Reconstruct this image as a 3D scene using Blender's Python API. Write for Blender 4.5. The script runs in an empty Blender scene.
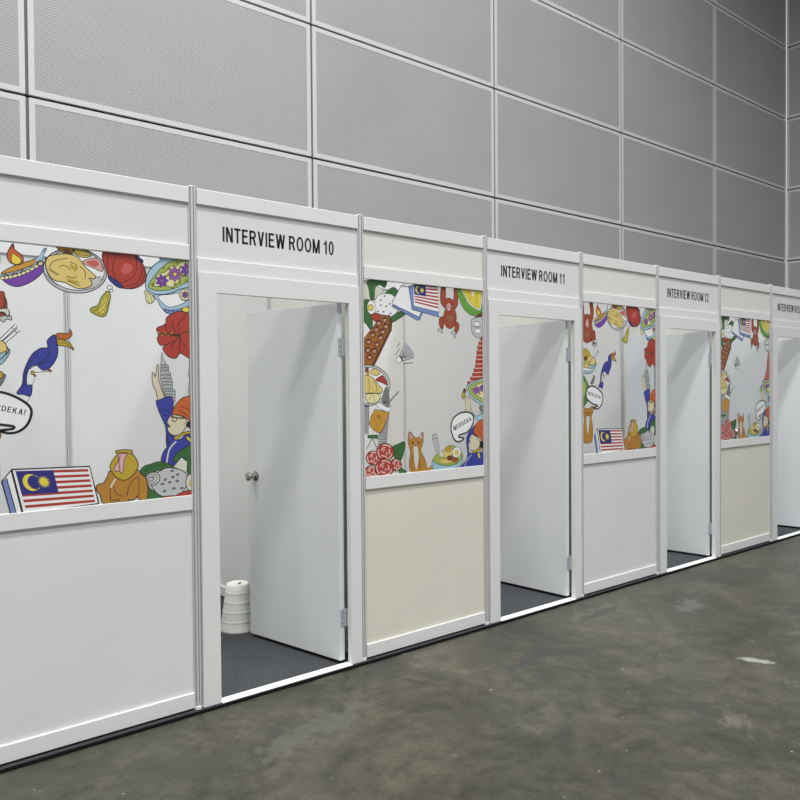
import bpy, bmesh, math, random
from mathutils import Vector, Matrix
from mathutils.geometry import tessellate_polygon
random.seed(7)
S = bpy.context.scene
COL = S.collection
BAY = 0.99

# ------------------------------------------------------------------ camera
CAM = Vector((-1.56819, -3.43630, 1.54544))
FW = Vector((0.63733722, 0.77036878, -0.01825431)).normalized()
RT = Vector((0.77038306, -0.63753370, -0.00779318)).normalized()
UP = Vector((0.01764136, 0.00909593, 0.99980300)).normalized()
FPX = 764.982
cd = bpy.data.cameras.new('camera'); cam = bpy.data.objects.new('camera', cd); COL.objects.link(cam)
cd.sensor_width = 36; cd.lens = FPX / 800 * 36; cd.clip_start = 0.05; cd.clip_end = 200
m = Matrix.Identity(4)
for r in range(3):
    m[r][0] = RT[r]; m[r][1] = UP[r]; m[r][2] = -FW[r]; m[r][3] = CAM[r]
cam.matrix_world = m
S.camera = cam

# --------------------------------------------------------------- materials
def mat(name, col, rough=0.5, metal=0.0, spec=0.5, noise=0.0, nscale=8.0, bump=0.0, bscale=200.0):
    mt = bpy.data.materials.new(name); mt.use_nodes = True
    nt = mt.node_tree; b = nt.nodes['Principled BSDF']
    b.inputs['Base Color'].default_value = (*col, 1); b.inputs['Roughness'].default_value = rough
    b.inputs['Metallic'].default_value = metal; b.inputs['Specular IOR Level'].default_value = spec
    tc = nt.nodes.new('ShaderNodeTexCoord')
    if noise:
        n = nt.nodes.new('ShaderNodeTexNoise'); n.inputs['Scale'].default_value = nscale; n.inputs['Detail'].default_value = 5
        nt.links.new(tc.outputs['Object'], n.inputs['Vector'])
        r = nt.nodes.new('ShaderNodeValToRGB')
        r.color_ramp.elements[0].position = .3; r.color_ramp.elements[1].position = .7
        r.color_ramp.elements[0].color = (*[c * (1 - noise) for c in col], 1)
        r.color_ramp.elements[1].color = (*[min(1, c * (1 + noise)) for c in col], 1)
        nt.links.new(n.outputs['Fac'], r.inputs['Fac']); nt.links.new(r.outputs['Color'], b.inputs['Base Color'])
    if bump:
        n2 = nt.nodes.new('ShaderNodeTexNoise'); n2.inputs['Scale'].default_value = bscale; n2.inputs['Detail'].default_value = 3
        nt.links.new(tc.outputs['Object'], n2.inputs['Vector'])
        bp = nt.nodes.new('ShaderNodeBump'); bp.inputs['Strength'].default_value = bump; bp.inputs['Distance'].default_value = .004
        nt.links.new(n2.outputs['Fac'], bp.inputs['Height']); nt.links.new(bp.outputs['Normal'], b.inputs['Normal'])
    return mt

M = {}
M['rail'] = mat('white powder coated aluminium', (.735, .73, .722), .38, 0, .5, .01, 3)
M['frame'] = mat('white door frame', (.73, .725, .72), .4, 0, .5, .01, 3)
M['board'] = mat('white laminate board', (.70, .70, .69), .42, 0, .5, .02, 2.5)
M['cream'] = mat('cream laminate board', (.70, .675, .585), .42, 0, .5, .02, 2.5)
M['ivory'] = mat('ivory laminate board', (.715, .70, .655), .42, 0, .5, .02, 2.5)
M['cool'] = mat('cool white laminate', (.70, .712, .70), .4, 0, .5, .02, 2.5)
M['leaf'] = mat('door leaf laminate', (.665, .685, .70), .38, 0, .5, .02, 2)
M['alu'] = mat('anodised aluminium', (.66, .66, .66), .36, .25, .5)
M['steel'] = mat('satin steel', (.42, .435, .46), .45, .1, .5, .05, 60)
M['chrome'] = mat('polished chrome', (.42, .41, .39), .12, 1.0)
M['plastic'] = mat('off white plastic', (.76, .755, .71), .4, 0, .5)
M['dark'] = mat('dark hollow', (.03, .03, .03), .7)
M['text'] = mat('black vinyl lettering', (.012, .012, .014), .45)
M['threshold'] = mat('bright threshold strip', (.88, .88, .87), .3, 0, .6)
M['carpet'] = mat('dark grey carpet', (.060, .064, .069), .95, 0, .0, .35, 120, .6, 500)
M['edge'] = mat('near black front strip', (.007, .007, .0075), .9, 0, 0)
M['gasket'] = mat('black gasket', (.03, .03, .035), .6)

def inkmat(name, c, rough=.35):
    return mat('ink ' + name, c, rough)
INK = {}
for n, c in dict(
    black=(.012, .012, .014), red=(.47, .05, .03), brick=(.40, .07, .028), pinkred=(.60, .12, .11),
    orange=(.55, .15, .02), flame=(.62, .13, .03), amber=(.66, .33, .04), tan=(.52, .24, .035),
    mustard=(.58, .39, .035), yellow=(.80, .60, .10), butter=(.80, .62, .20), lemon=(.86, .74, .06), paleyellow=(.86, .80, .42),
    pink=(.80, .45, .48), rose=(.75, .40, .38), roseline=(.85, .58, .55), purple=(.20, .055, .42), violet=(.33, .12, .42),
    blue=(.045, .055, .36), navy=(.03, .03, .22), sky=(.42, .62, .76), periwinkle=(.20, .28, .58), aqua=(.34, .56, .60),
    green=(.045, .16, .04), leaf=(.09, .24, .05), lime=(.40, .52, .10), grass=(.15, .40, .05), skin=(.74, .66, .46), bonewhite=(.74, .72, .62),
    white=(.80, .80, .80), grey=(.36, .37, .36), lightgrey=(.58, .59, .60), midgrey=(.20, .21, .21),
    brown=(.42, .145, .025), darkbrown=(.17, .05, .015), chest=(.36, .13, .06), olive=(.45, .42, .05)).items():
    INK[n] = inkmat(n, tuple(.84 * v + .005 for v in c) if n not in ('white', 'black') else c)

def glass_mat():
    mt = bpy.data.materials.new('clear acrylic film'); mt.use_nodes = True
    nt = mt.node_tree; nt.nodes.remove(nt.nodes['Principled BSDF'])
    o = nt.nodes['Material Output']; t = nt.nodes.new('ShaderNodeBsdfTransparent'); t.inputs[0].default_value = (.97, .975, .98, 1)
    g = nt.nodes.new('ShaderNodeBsdfGlossy'); g.inputs['Roughness'].default_value = .03
    f = nt.nodes.new('ShaderNodeFresnel'); f.inputs['IOR'].default_value = 1.45
    mx = nt.nodes.new('ShaderNodeMixShader')
    ge = nt.nodes.new('ShaderNodeNewGeometry'); inv = nt.nodes.new('ShaderNodeMath'); inv.operation = 'SUBTRACT'; inv.inputs[0].default_value = 1.0
    mu = nt.nodes.new('ShaderNodeMath'); mu.operation = 'MULTIPLY'
    nt.links.new(ge.outputs['Backfacing'], inv.inputs[1]); nt.links.new(inv.outputs[0], mu.inputs[0]); nt.links.new(f.outputs[0], mu.inputs[1])
    nt.links.new(mu.outputs[0], mx.inputs[0]); nt.links.new(t.outputs[0], mx.inputs[1]); nt.links.new(g.outputs[0], mx.inputs[2])
    nt.links.new(mx.outputs[0], o.inputs['Surface'])
    return mt
M['glass'] = glass_mat()

def floor_mat():
    mt = bpy.data.materials.new('polished concrete'); mt.use_nodes = True
    nt = mt.node_tree; b = nt.nodes['Principled BSDF']; L = nt.links
    tc = nt.nodes.new('ShaderNodeTexCoord')
    def noise(sc, det, ro=.6, dist=0):
        n = nt.nodes.new('ShaderNodeTexNoise'); n.inputs['Scale'].default_value = sc; n.inputs['Detail'].default_value = det
        n.inputs['Roughness'].default_value = ro; n.inputs['Distortion'].default_value = dist
        L.new(tc.outputs['Object'], n.inputs['Vector']); return n
    def ramp(src, stops):
        r = nt.nodes.new('ShaderNodeValToRGB'); e = r.color_ramp.elements
        e[0].position, e[0].color = stops[0][0], (*stops[0][1], 1)
        e[1].position, e[1].color = stops[-1][0], (*stops[-1][1], 1)
        for p, c in stops[1:-1]:
            k = e.new(p); k.color = (*c, 1)
        L.new(src, r.inputs['Fac']); return r
    def mix(a, bb, fac, mode='MIX'):
        x = nt.nodes.new('ShaderNodeMixRGB'); x.blend_type = mode
        if isinstance(fac, float): x.inputs[0].default_value = fac
        else: L.new(fac, x.inputs[0])
        L.new(a, x.inputs[1])
        if isinstance(bb, tuple): x.inputs[2].default_value = (*bb, 1)
        else: L.new(bb, x.inputs[2])
        return x
    n1 = noise(1.1, 9, .66, .4)
    c1 = ramp(n1.outputs['Fac'], [(.32, (.025, .024, .017)), (.5, (.045, .043, .031)), (.68, (.072, .068, .050))])
    n2 = noise(9, 10, .72, .2)
    c2 = ramp(n2.outputs['Fac'], [(.32, (.62, .62, .62)), (.5, (1, 1, 1)), (.68, (1.4, 1.4, 1.38))])
    x = mix(c1.outputs[0], c2.outputs[0], 1.0, 'MULTIPLY')
    n6 = noise(34, 6, .7)
    c6 = ramp(n6.outputs['Fac'], [(.33, (.55, .55, .55)), (.42, (.98, .98, .98)), (.72, (1.12, 1.12, 1.1))])
    x = mix(x.outputs[0], c6.outputs[0], 1.0, 'MULTIPLY')
    n3 = noise(1.4, 8, .62, .8)          # darker damp-looking stains
    s3 = ramp(n3.outputs['Fac'], [(.56, (0, 0, 0)), (.64, (.6, .6, .6))])
    x = mix(x.outputs[0], (.028, .0275, .024), s3.outputs[0])
    n4 = noise(2.2, 10, .74, .5)        # pale worn patches
    s4 = ramp(n4.outputs['Fac'], [(.60, (0, 0, 0)), (.68, (.55, .55, .55))])
    x = mix(x.outputs[0], (.135, .13, .108), s4.outputs[0])
    v = nt.nodes.new('ShaderNodeTexVoronoi'); v.voronoi_dimensions = '2D'; v.inputs['Scale'].default_value = 4.0
    L.new(tc.outputs['Object'], v.inputs['Vector'])   # small pale paint flecks
    cv = nt.nodes.new('ShaderNodeSeparateColor'); L.new(v.outputs['Color'], cv.inputs[0])
    def math_(op, a, b_):
        q = nt.nodes.new('ShaderNodeMath'); q.operation = op
        for k, vv in ((0, a), (1, b_)):
            if isinstance(vv, (int, float)): q.inputs[k].default_value = vv
            else: L.new(vv, q.inputs[k])
        return q.outputs[0]
    size = math_('MULTIPLY', math_('SUBTRACT', cv.outputs[0], .62), .07)      # only some cells carry a fleck, each its own size
    class _o: pass
    mu = _o(); mu.outputs = [math_('MULTIPLY', math_('LESS_THAN', v.outputs['Distance'], size), math_('ADD', math_('MULTIPLY', cv.outputs[1], .7), .3))]
    sp = nt.nodes.new('ShaderNodeSeparateXYZ'); L.new(tc.outputs['Object'], sp.inputs[0])
    n7 = noise(11, 7, .7)
    def stain(cx, cy, rx, ry, rot, col, amt):                    # ragged scuffs and spills at their own places on the slab
        nonlocal x
        c, sn = math.cos(rot), math.sin(rot)
        dx = math_('SUBTRACT', sp.outputs[0], cx); dy = math_('SUBTRACT', sp.outputs[1], cy)
        u = math_('DIVIDE', math_('ADD', math_('MULTIPLY', dx, c), math_('MULTIPLY', dy, sn)), rx)
        w_ = math_('DIVIDE', math_('SUBTRACT', math_('MULTIPLY', dy, c), math_('MULTIPLY', dx, sn)), ry)
        d2 = math_('SQRT', math_('ADD', math_('MULTIPLY', u, u), math_('MULTIPLY', w_, w_)), 0)
        rag = math_('ADD', d2, math_('MULTIPLY', math_('SUBTRACT', n7.outputs['Fac'], .5), 3.6))
        f_ = ramp(rag, [(.50, (amt, amt, amt)), (.95, (0, 0, 0))])
        x = mix(x.outputs[0], col, f_.outputs[0])
    stain(2.66, -1.44, .13, .04, -1.3, (.28, .275, .24), .8)
    stain(3.37, -.62, .22, .10, .3, (.13, .132, .12), .4)
    stain(1.70, -.60, .30, .07, .25, (.030, .032, .034), .75)
    stain(2.75, -.33, .28, .05, .1, (.028, .028, .026), .7)
    stain(1.02, -.42, .16, .018, -1.2, (.022, .022, .020), .8)
    stain(1.12, -1.31, .12, .05, .6, (.026, .025, .021), .7)
    stain(-.30, -.50, .42, .13, -.62, (.036, .035, .029), .6)
    stain(.30, -.55, .45, .10, .2, (.10, .098, .08), .45)
    x = mix(x.outputs[0], (.32, .31, .28), mu.outputs[0])
    L.new(x.outputs[0], b.inputs['Base Color'])
    rr = ramp(n2.outputs['Fac'], [(.3, (.30, .30, .30)), (.7, (.46, .46, .46))])
    L.new(rr.outputs[0], b.inputs['Roughness']); b.inputs['Specular IOR Level'].default_value = .30
    bp = nt.nodes.new('ShaderNodeBump'); bp.inputs['Strength'].default_value = .12; bp.inputs['Distance'].default_value = .01
    L.new(n2.outputs['Fac'], bp.inputs['Height']); L.new(bp.outputs['Normal'], b.inputs['Normal'])
    return mt
M['floor'] = floor_mat()

def perf_mat(axis):
    """grey metal acoustic sheet with a diagonal grid of small pressed holes"""
    mt = bpy.data.materials.new('perforated acoustic sheet ' + axis); mt.use_nodes = True
    nt = mt.node_tree; b = nt.nodes['Principled BSDF']; L = nt.links
    tc = nt.nodes.new('ShaderNodeTexCoord'); mp = nt.nodes.new('ShaderNodeMapping')
    sx = nt.nodes.new('ShaderNodeSeparateXYZ'); cb = nt.nodes.new('ShaderNodeCombineXYZ')
    L.new(tc.outputs['Object'], sx.inputs[0])
    L.new(sx.outputs['X' if axis == 'x' else 'Y'], cb.inputs['X']); L.new(sx.outputs['Z'], cb.inputs['Y'])
    L.new(cb.outputs[0], mp.inputs['Vector'])
    mp.inputs['Rotation'].default_value = (0, 0, math.radians(45)); mp.inputs['Scale'].default_value = (.95, 1.5, 1)
    v = nt.nodes.new('ShaderNodeTexVoronoi'); v.voronoi_dimensions = '2D'; v.inputs['Randomness'].default_value = 0
    v.inputs['Scale'].default_value = 50.0
    L.new(mp.outputs[0], v.inputs['Vector'])
    r = nt.nodes.new('ShaderNodeValToRGB'); e = r.color_ramp.elements
    e[0].position = .28; e[0].color = (.245, .246, .245, 1); e[1].position = .40; e[1].color = (.405, .405, .400, 1)
    L.new(v.outputs['Distance'], r.inputs['Fac'])
    n = nt.nodes.new('ShaderNodeTexNoise'); n.inputs['Scale'].default_value = 1.1; n.inputs['Detail'].default_value = 6
    L.new(tc.outputs['Object'], n.inputs['Vector'])
    r2 = nt.nodes.new('ShaderNodeValToRGB'); r2.color_ramp.elements[0].color = (.9, .9, .9, 1); r2.color_ramp.elements[1].color = (1.08, 1.08, 1.08, 1)
    L.new(n.outputs['Fac'], r2.inputs['Fac'])
    mx = nt.nodes.new('ShaderNodeMixRGB'); mx.blend_type = 'MULTIPLY'; mx.inputs[0].default_value = 1
    L.new(r.outputs[0], mx.inputs[1]); L.new(r2.outputs[0], mx.inputs[2]); L.new(mx.outputs[0], b.inputs['Base Color'])
    b.inputs['Roughness'].default_value = .42; b.inputs['Specular IOR Level'].default_value = .45
    bp = nt.nodes.new('ShaderNodeBump'); bp.inputs['Strength'].default_value = .25; bp.inputs['Distance'].default_value = .003
    L.new(v.outputs['Distance'], bp.inputs['Height']); L.new(bp.outputs['Normal'], b.inputs['Normal'])
    return mt
M['perf_x'] = perf_mat('x'); M['perf_y'] = perf_mat('y')
M['panelframe'] = mat('pale grey panel frame', (.56, .56, .555), .45, 0, .5)
M['joint'] = mat('dark panel joint', (.012, .012, .013), .9, 0, .1)
M['jointv'] = mat('grey panel joint', (.13, .135, .135), .6)
M['ceiling'] = mat('grey hall ceiling', (.42, .42, .42), .8)

# ----------------------------------------------------------------- helpers
class MB:
    def __init__(s): s.bm = bmesh.new(); s.mi = 0
    def _new(s, vs, fs):
        bv = [s.bm.verts.new(v) for v in vs]
        out = []
        for f in fs:
            try:
                fc = s.bm.faces.new([bv[i] for i in f]); fc.material_index = s.mi; out.append(fc)
            except ValueError: pass
        return out
    def box(s, x0, x1, y0, y1, z0, z1, mi=None, bevel=0.0):
        if mi is not None: s.mi = mi
        vs = [(x, y, z) for x in (x0, x1) for y in (y0, y1) for z in (z0, z1)]
        fs = [(0, 1, 3, 2), (4, 6, 7, 5), (0, 4, 5, 1), (2, 3, 7, 6), (0, 2, 6, 4), (1, 5, 7, 3)]
        out = s._new(vs, fs)
        if bevel:
            ed = list({e for f in out for e in f.edges})
            bmesh.ops.bevel(s.bm, geom=ed, offset=bevel, segments=2, affect='EDGES', profile=.5)
        return s
    def quad(s, a, b, c, d, mi=None):
        if mi is not None: s.mi = mi
        s._new([a, b, c, d], [(0, 1, 2, 3)]); return s
    def prism(s, pts, z0, z1, mi=None):          # extrude an x-y outline upward
        if mi is not None: s.mi = mi
        n = len(pts)
        vs = [(x, y, z0) for x, y in pts] + [(x, y, z1) for x, y in pts]
        s._new(vs, [(i, (i + 1) % n, n + (i + 1) % n, n + i) for i in range(n)] + [tuple(range(n))[::-1], tuple(range(n, 2 * n))])
        return s
    def lathe(s, prof, c=(0, 0, 0), axis='z', n=32, mi=None):
        if mi is not None: s.mi = mi
        vs = []
        for r, h in prof:
            for k in range(n):
                a = 2 * math.pi * k / n; p, q = r * math.cos(a), r * math.sin(a)
                v = (p, q, h) if axis == 'z' else ((p, h, q) if axis == 'y' else (h, p, q))
                vs.append((v[0] + c[0], v[1] + c[1], v[2] + c[2]))
        fs = [(i * n + k, i * n + (k + 1) % n, (i + 1) * n + (k + 1) % n, (i + 1) * n + k) for i in range(len(prof) - 1) for k in range(n)]
        if prof[0][0] > 1e-6: fs.append(tuple(range(n))[::-1])
        if prof[-1][0] > 1e-6: fs.append(tuple(range((len(prof) - 1) * n, len(prof) * n)))
        s._new(vs, fs); return s
    def build(s, name, mats, parent=None, smooth=False, fix=True):
        if fix:
            bmesh.ops.remove_doubles(s.bm, verts=s.bm.verts, dist=1e-6)
            bmesh.ops.recalc_face_normals(s.bm, faces=s.bm.faces)
        me = bpy.data.meshes.new(name); s.bm.to_mesh(me); s.bm.free()
        for mt in (mats if isinstance(mats, (list, tuple)) else [mats]): me.materials.append(mt)
        if smooth:
            for p in me.polygons: p.use_smooth = True
            try: me.set_sharp_from_angle(angle=math.radians(35))
            except Exception: pass
        o = bpy.data.objects.new(name, me); COL.objects.link(o)
        if parent: o.parent = parent
        return o

def tag(o, label=None, cat=None, group=None, kind=None):
    if label: o['label'] = label
    if cat: o['category'] = cat
    if group: o['group'] = group
    if kind: o['kind'] = kind
    return o
def empty(name, loc, label, cat, group=None, rz=0):
    o = bpy.data.objects.new(name, None); COL.objects.link(o); o.empty_display_size = .1
    o.location = loc; o.rotation_euler = (0, 0, rz)
    return tag(o, label, cat, group, 'thing')

# ----------------------------------------------------- artwork drawing tools
def to_wall(bay, px, py, yw=-0.0035):
    """photo point -> (u, z) on the glazed plane of a bay"""
    d = FW + RT * ((px - 400) / FPX) - UP * ((py - 400) / FPX)
    t = (yw - CAM.y) / d.y
    p = CAM + d * t
    return (p.x - bay * BAY, p.z)

U0, U1, Z0, Z1 = .0235, .9665, 1.0345, 2.149       # clear opening of a window bay
def clip_poly(pts):
    def cl(ps, ax, v, keep_gt):
        out = []
        for i in range(len(ps)):
            a, b = ps[i], ps[(i + 1) % len(ps)]
            ia = (a[ax] >= v) if keep_gt else (a[ax] <= v); ib = (b[ax] >= v) if keep_gt else (b[ax] <= v)
            if ia: out.append(a)
            if ia != ib:
                t = (v - a[ax]) / (b[ax] - a[ax]); out.append((a[0] + t * (b[0] - a[0]), a[1] + t * (b[1] - a[1])))
        return out
    for ax, v, g in ((0, U0, True), (0, U1, False), (1, Z0, True), (1, Z1, False)):
        if len(pts) < 3: return []
        pts = cl(pts, ax, v, g)
    return pts
def spline(pts, closed, n=5):
    m_ = len(pts); out = []
    for i in range(m_ if closed else m_ - 1):
        g = lambda k: pts[k % m_] if closed else pts[max(0, min(m_ - 1, k))]
        p0, p1, p2, p3 = g(i - 1), g(i), g(i + 1), g(i + 2)
        for k in range(n):
            t = k / n
            out.append(tuple(.5 * (2 * p1[j] + (p2[j] - p0[j]) * t + (2 * p0[j] - 5 * p1[j] + 4 * p2[j] - p3[j]) * t * t + (3 * p1[j] - p0[j] - 3 * p2[j] + p3[j]) * t ** 3) for j in (0, 1)))
    if not closed: out.append(tuple(pts[-1]))
    return out

class Art:
    def __init__(s): s.bm = bmesh.new(); s.names = []; s.layer = 0; s.crop(0, 0, 0, 1)
    def crop(s, bay, rx, ry, sc): s.c = (bay, rx, ry, sc); return s
    def mi(s, col):
        if col not in s.names: s.names.append(col)
        return s.names.index(col)
    def w(s, p): return to_wall(s.c[0], s.c[1] + p[0] / s.c[3], s.c[2] + p[1] / s.c[3])
    def face(s, pts, mi):
        pts = clip_poly(pts)
        if len(pts) < 3: return
        y = -0.0005 - 0.000018 * s.layer
        try:
            f = s.bm.faces.new([s.bm.verts.new((u, y, z)) for u, z in pts]); f.material_index = mi
            f.normal_update()
            if f.normal.y > 0: f.normal_flip()
        except ValueError: pass
    def fillw(s, pts, col):
        s.layer += 1; mi = s.mi(col)
        for tri in tessellate_polygon([[Vector((u, z, 0)) for u, z in pts]]): s.face([pts[i] for i in tri], mi)
    def strokew(s, pts, col, w, closed):
        s.layer += 1; mi = s.mi(col); n = len(pts); L = []; R = []
        for i in range(n):
            a = pts[(i - 1) % n] if closed else pts[max(0, i - 1)]; b = pts[(i + 1) % n] if closed else pts[min(n - 1, i + 1)]
            dx, dz = b[0] - a[0], b[1] - a[1]; l = math.hypot(dx, dz) or 1
            nx, nz = -dz / l * w / 2, dx / l * w / 2
            L.append((pts[i][0] + nx, pts[i][1] + nz)); R.append((pts[i][0] - nx, pts[i][1] - nz))
        for i in range(n if closed else n - 1):
            j = (i + 1) % n; s.face([L[i], L[j], R[j], R[i]], mi)
    def poly(s, col, pts, out=.0035, smooth=True, oc='black'):
        p = [s.w(q) for q in pts]
        if smooth: p = spline(p, True, 4)
        if col: s.fillw(p, col)
        if out: s.strokew(p, oc, out, True)
        return s
    def line(s, pts, w=.003, col='black', smooth=True):
        p = [s.w(q) for q in pts]
        if smooth and len(p) > 2: p = spline(p, False, 4)
        s.strokew(p, col, w, False); return s
    def ell(s, col, cx, cy, rx, ry, out=.003, rot=0, n=20, oc='black'):
        c, sn = math.cos(math.radians(rot)), math.sin(math.radians(rot))
        pts = [(cx + rx * math.cos(t) * c - ry * math.sin(t) * sn, cy + rx * math.cos(t) * sn + ry * math.sin(t) * c) for t in (2 * math.pi * k / n for k in range(n))]
        return s.poly(col, pts, out, False, oc)
    def flower(s, col, cx, cy, r, center='yellow', n=7, out=.002):
        for k in range(n):
            a = 360 * k / n
            s.ell(col, cx + .62 * r * math.cos(math.radians(a)), cy + .62 * r * math.sin(math.radians(a)), r * .4, r * .24, out, a, 10)
        s.ell(center, cx, cy, r * .22, r * .22, 0, 0, 10); return s
    def dots(s, col, pts, rx, ry, out=0, rot=0):
        for x, y in pts: s.ell(col, x, y, rx, ry, out, rot, 8)
        return s
    def flag(s, tl, tr, br, bl, cu=.5, cv=.58):
        """striped flag with a blue canton, crescent and many-pointed star in a quad"""
        def B(u, v):
            return tuple((tl[j] * (1 - u) + tr[j] * u) * (1 - v) + (bl[j] * (1 - u) + br[j] * u) * v for j in (0, 1))
        s.poly('white', [tl, tr, br, bl], 0, False)
        for k in range(0, 14, 2):
            v0, v1 = k / 14, (k + 1) / 14
            s.layer -= 1 if k else 0
            s.poly('red', [B(0, v0), B(1, v0), B(1, v1), B(0, v1)], 0, False)
        s.poly('navy', [B(0, 0), B(cu, 0), B(cu, cv), B(0, cv)], 0, False)
        C = lambda a, r, cx, k=1.0: B(cx * cu + r * math.cos(a) * cu * .62, cv * .5 + r * math.sin(a) * cv)
        cr = [C(math.radians(a), .36, .34) for a in range(40, 321, 14)]
        inner = [C(math.radians(a), .30, .43) for a in range(310, 49, -14)]
        s.poly('lemon', cr + inner, 0, False)
        s.poly('lemon', [C(math.pi * k / 14, .28 if k % 2 == 0 else .15, .68) for k in range(28)], 0, False)
        return s
    def words(s, txt, p0, p1, h, col='black', bold=.14):
        """hand lettering along a straight slanted baseline"""
        a, b = s.w(p0), s.w(p1)
        s.layer += 1; mi = s.mi(col)
        tris, W, H = text_tris(txt, bold, bold * .9, .2)
        dx, dz = b[0] - a[0], b[1] - a[1]; l = math.hypot(dx, dz); ex, ez = dx / l, dz / l
        for t in tris:
            s.face([(a[0] + x / W * l * ex - y / H * h * ez, a[1] + x / W * l * ez + y / H * h * ex) for x, y in t], mi)
        return s
    def mesh(s, name):
        me = bpy.data.meshes.new(name); s.bm.to_mesh(me); s.bm.free()
        for n in s.names: me.materials.append(INK[n])
        return me

def glyph(ch, w, h):
    """flat letter pieces (convex outlines) and the advance width, cap height 1; w stem and h bar thickness"""
    P = []
    def rect(x0, y0, x1, y1): P.append([(x0, y0), (x1, y0), (x1, y1), (x0, y1)])
    def para(xt, xb, ww, y0=0, y1=1): P.append([(xb, y0), (xb + ww, y0), (xt + ww, y1), (xt, y1)])
    def arc(cx, cy, rx, ry, a0, a1, n=18):
        for k in range(n):
            q = [math.radians(a0 + (a1 - a0) * (k + e) / n) for e in (0, 1)]
            P.append([(cx + rx * math.cos(q[0]), cy + ry * math.sin(q[0])), (cx + rx * math.cos(q[1]), cy + ry * math.sin(q[1])),
                      (cx + (rx - w) * math.cos(q[1]), cy + (ry - h) * math.sin(q[1])), (cx + (rx - w) * math.cos(q[0]), cy + (ry - h) * math.sin(q[0]))])
    d = w * 1.08
    if ch == 'I': rect(0, 0, w, 1); W = w
    elif ch == 'N': rect(0, 0, w, 1); rect(.60 - w, 0, .60, 1); para(0, .60 - d, d); W = .60
    elif ch == 'T': rect(0, 1 - h, .56, 1); rect(.28 - w / 2, 0, .28 + w / 2, 1); W = .56
    elif ch == 'E': rect(0, 0, w, 1); rect(0, 1 - h, .52, 1); rect(0, .45, .48, .45 + h); rect(0, 0, .54, h); W = .54
    elif ch == 'R': rect(0, 0, w, 1); rect(0, 1 - h, .32, 1); rect(0, .43, .32, .43 + h); arc(.32, .715, .27, .285, -90, 90); para(.27, .62 - d, d, 0, .46); W = .62
    elif ch == 'D': rect(0, 0, w, 1); rect(0, 1 - h, .26, 1); rect(0, 0, .26, h); arc(.26, .5, .34, .5, -90, 90); W = .60
    elif ch == 'V': para(0, .30 - d / 2, d); para(.60 - d, .30 - d / 2, d); W = .60
    elif ch == 'W': para(0, .25 - d / 2, d); para(.45 - d / 2, .25 - d / 2, d); para(.45 - d / 2, .65 - d / 2, d); para(.90 - d, .65 - d / 2, d); W = .90
    elif ch == 'O': arc(.34, .5, .34, .52, 0, 360, 32); W = .68
    elif ch == 'M': rect(0, 0, w, 1); rect(.74 - w, 0, .74, 1); para(0, .37 - d / 2, d); para(.74 - d, .37 - d / 2, d); W = .74
    elif ch == 'K': rect(0, 0, w, 1); para(.56 - d, w * .4, d, .38, 1); para(.20, .60 - d, d, 0, .58); W = .60
    elif ch == 'A': para(.30 - d / 2, 0, d); para(.30 - d / 2, .60 - d, d); rect(.13, .22, .47, .22 + h); W = .60
    elif ch == '!': rect(0, .30, w, 1); rect(0, 0, w, .17); W = w
    elif ch == '0': arc(.27, .5, .27, .52, 0, 360, 28); W = .54
    elif ch == '1': rect(.20, 0, .20 + w, 1); para(.20, 0, w * .9, .68, .98) if False else rect(.03, .70, .22, .70 + h * .85); W = .20 + w + .06
    elif ch == '2': arc(.27, .72, .27, .30, -30, 175); para(.36, .0, d, h * .8, .60); rect(0, 0, .54, h); W = .54
    elif ch == '3': arc(.26, .74, .25, .28, -70, 170); arc(.26, .27, .28, .29, -170, 80); W = .54
    else: W = .22
    return P, W
_tcache = {}
def text_tris(txt, w=.168, h=.15, gap=.12):
    if (txt, w) in _tcache: return _tcache[(txt, w)]
    x = 0; out = []
    for ch in txt:
        P, W = glyph(ch, w, h)
        out += [[(x + px, py) for px, py in q] for q in P]
        x += W + (gap if ch != ' ' else .02)
    res = (out, x - gap, 1.0)
    _tcache[(txt, w)] = res
    return res

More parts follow.
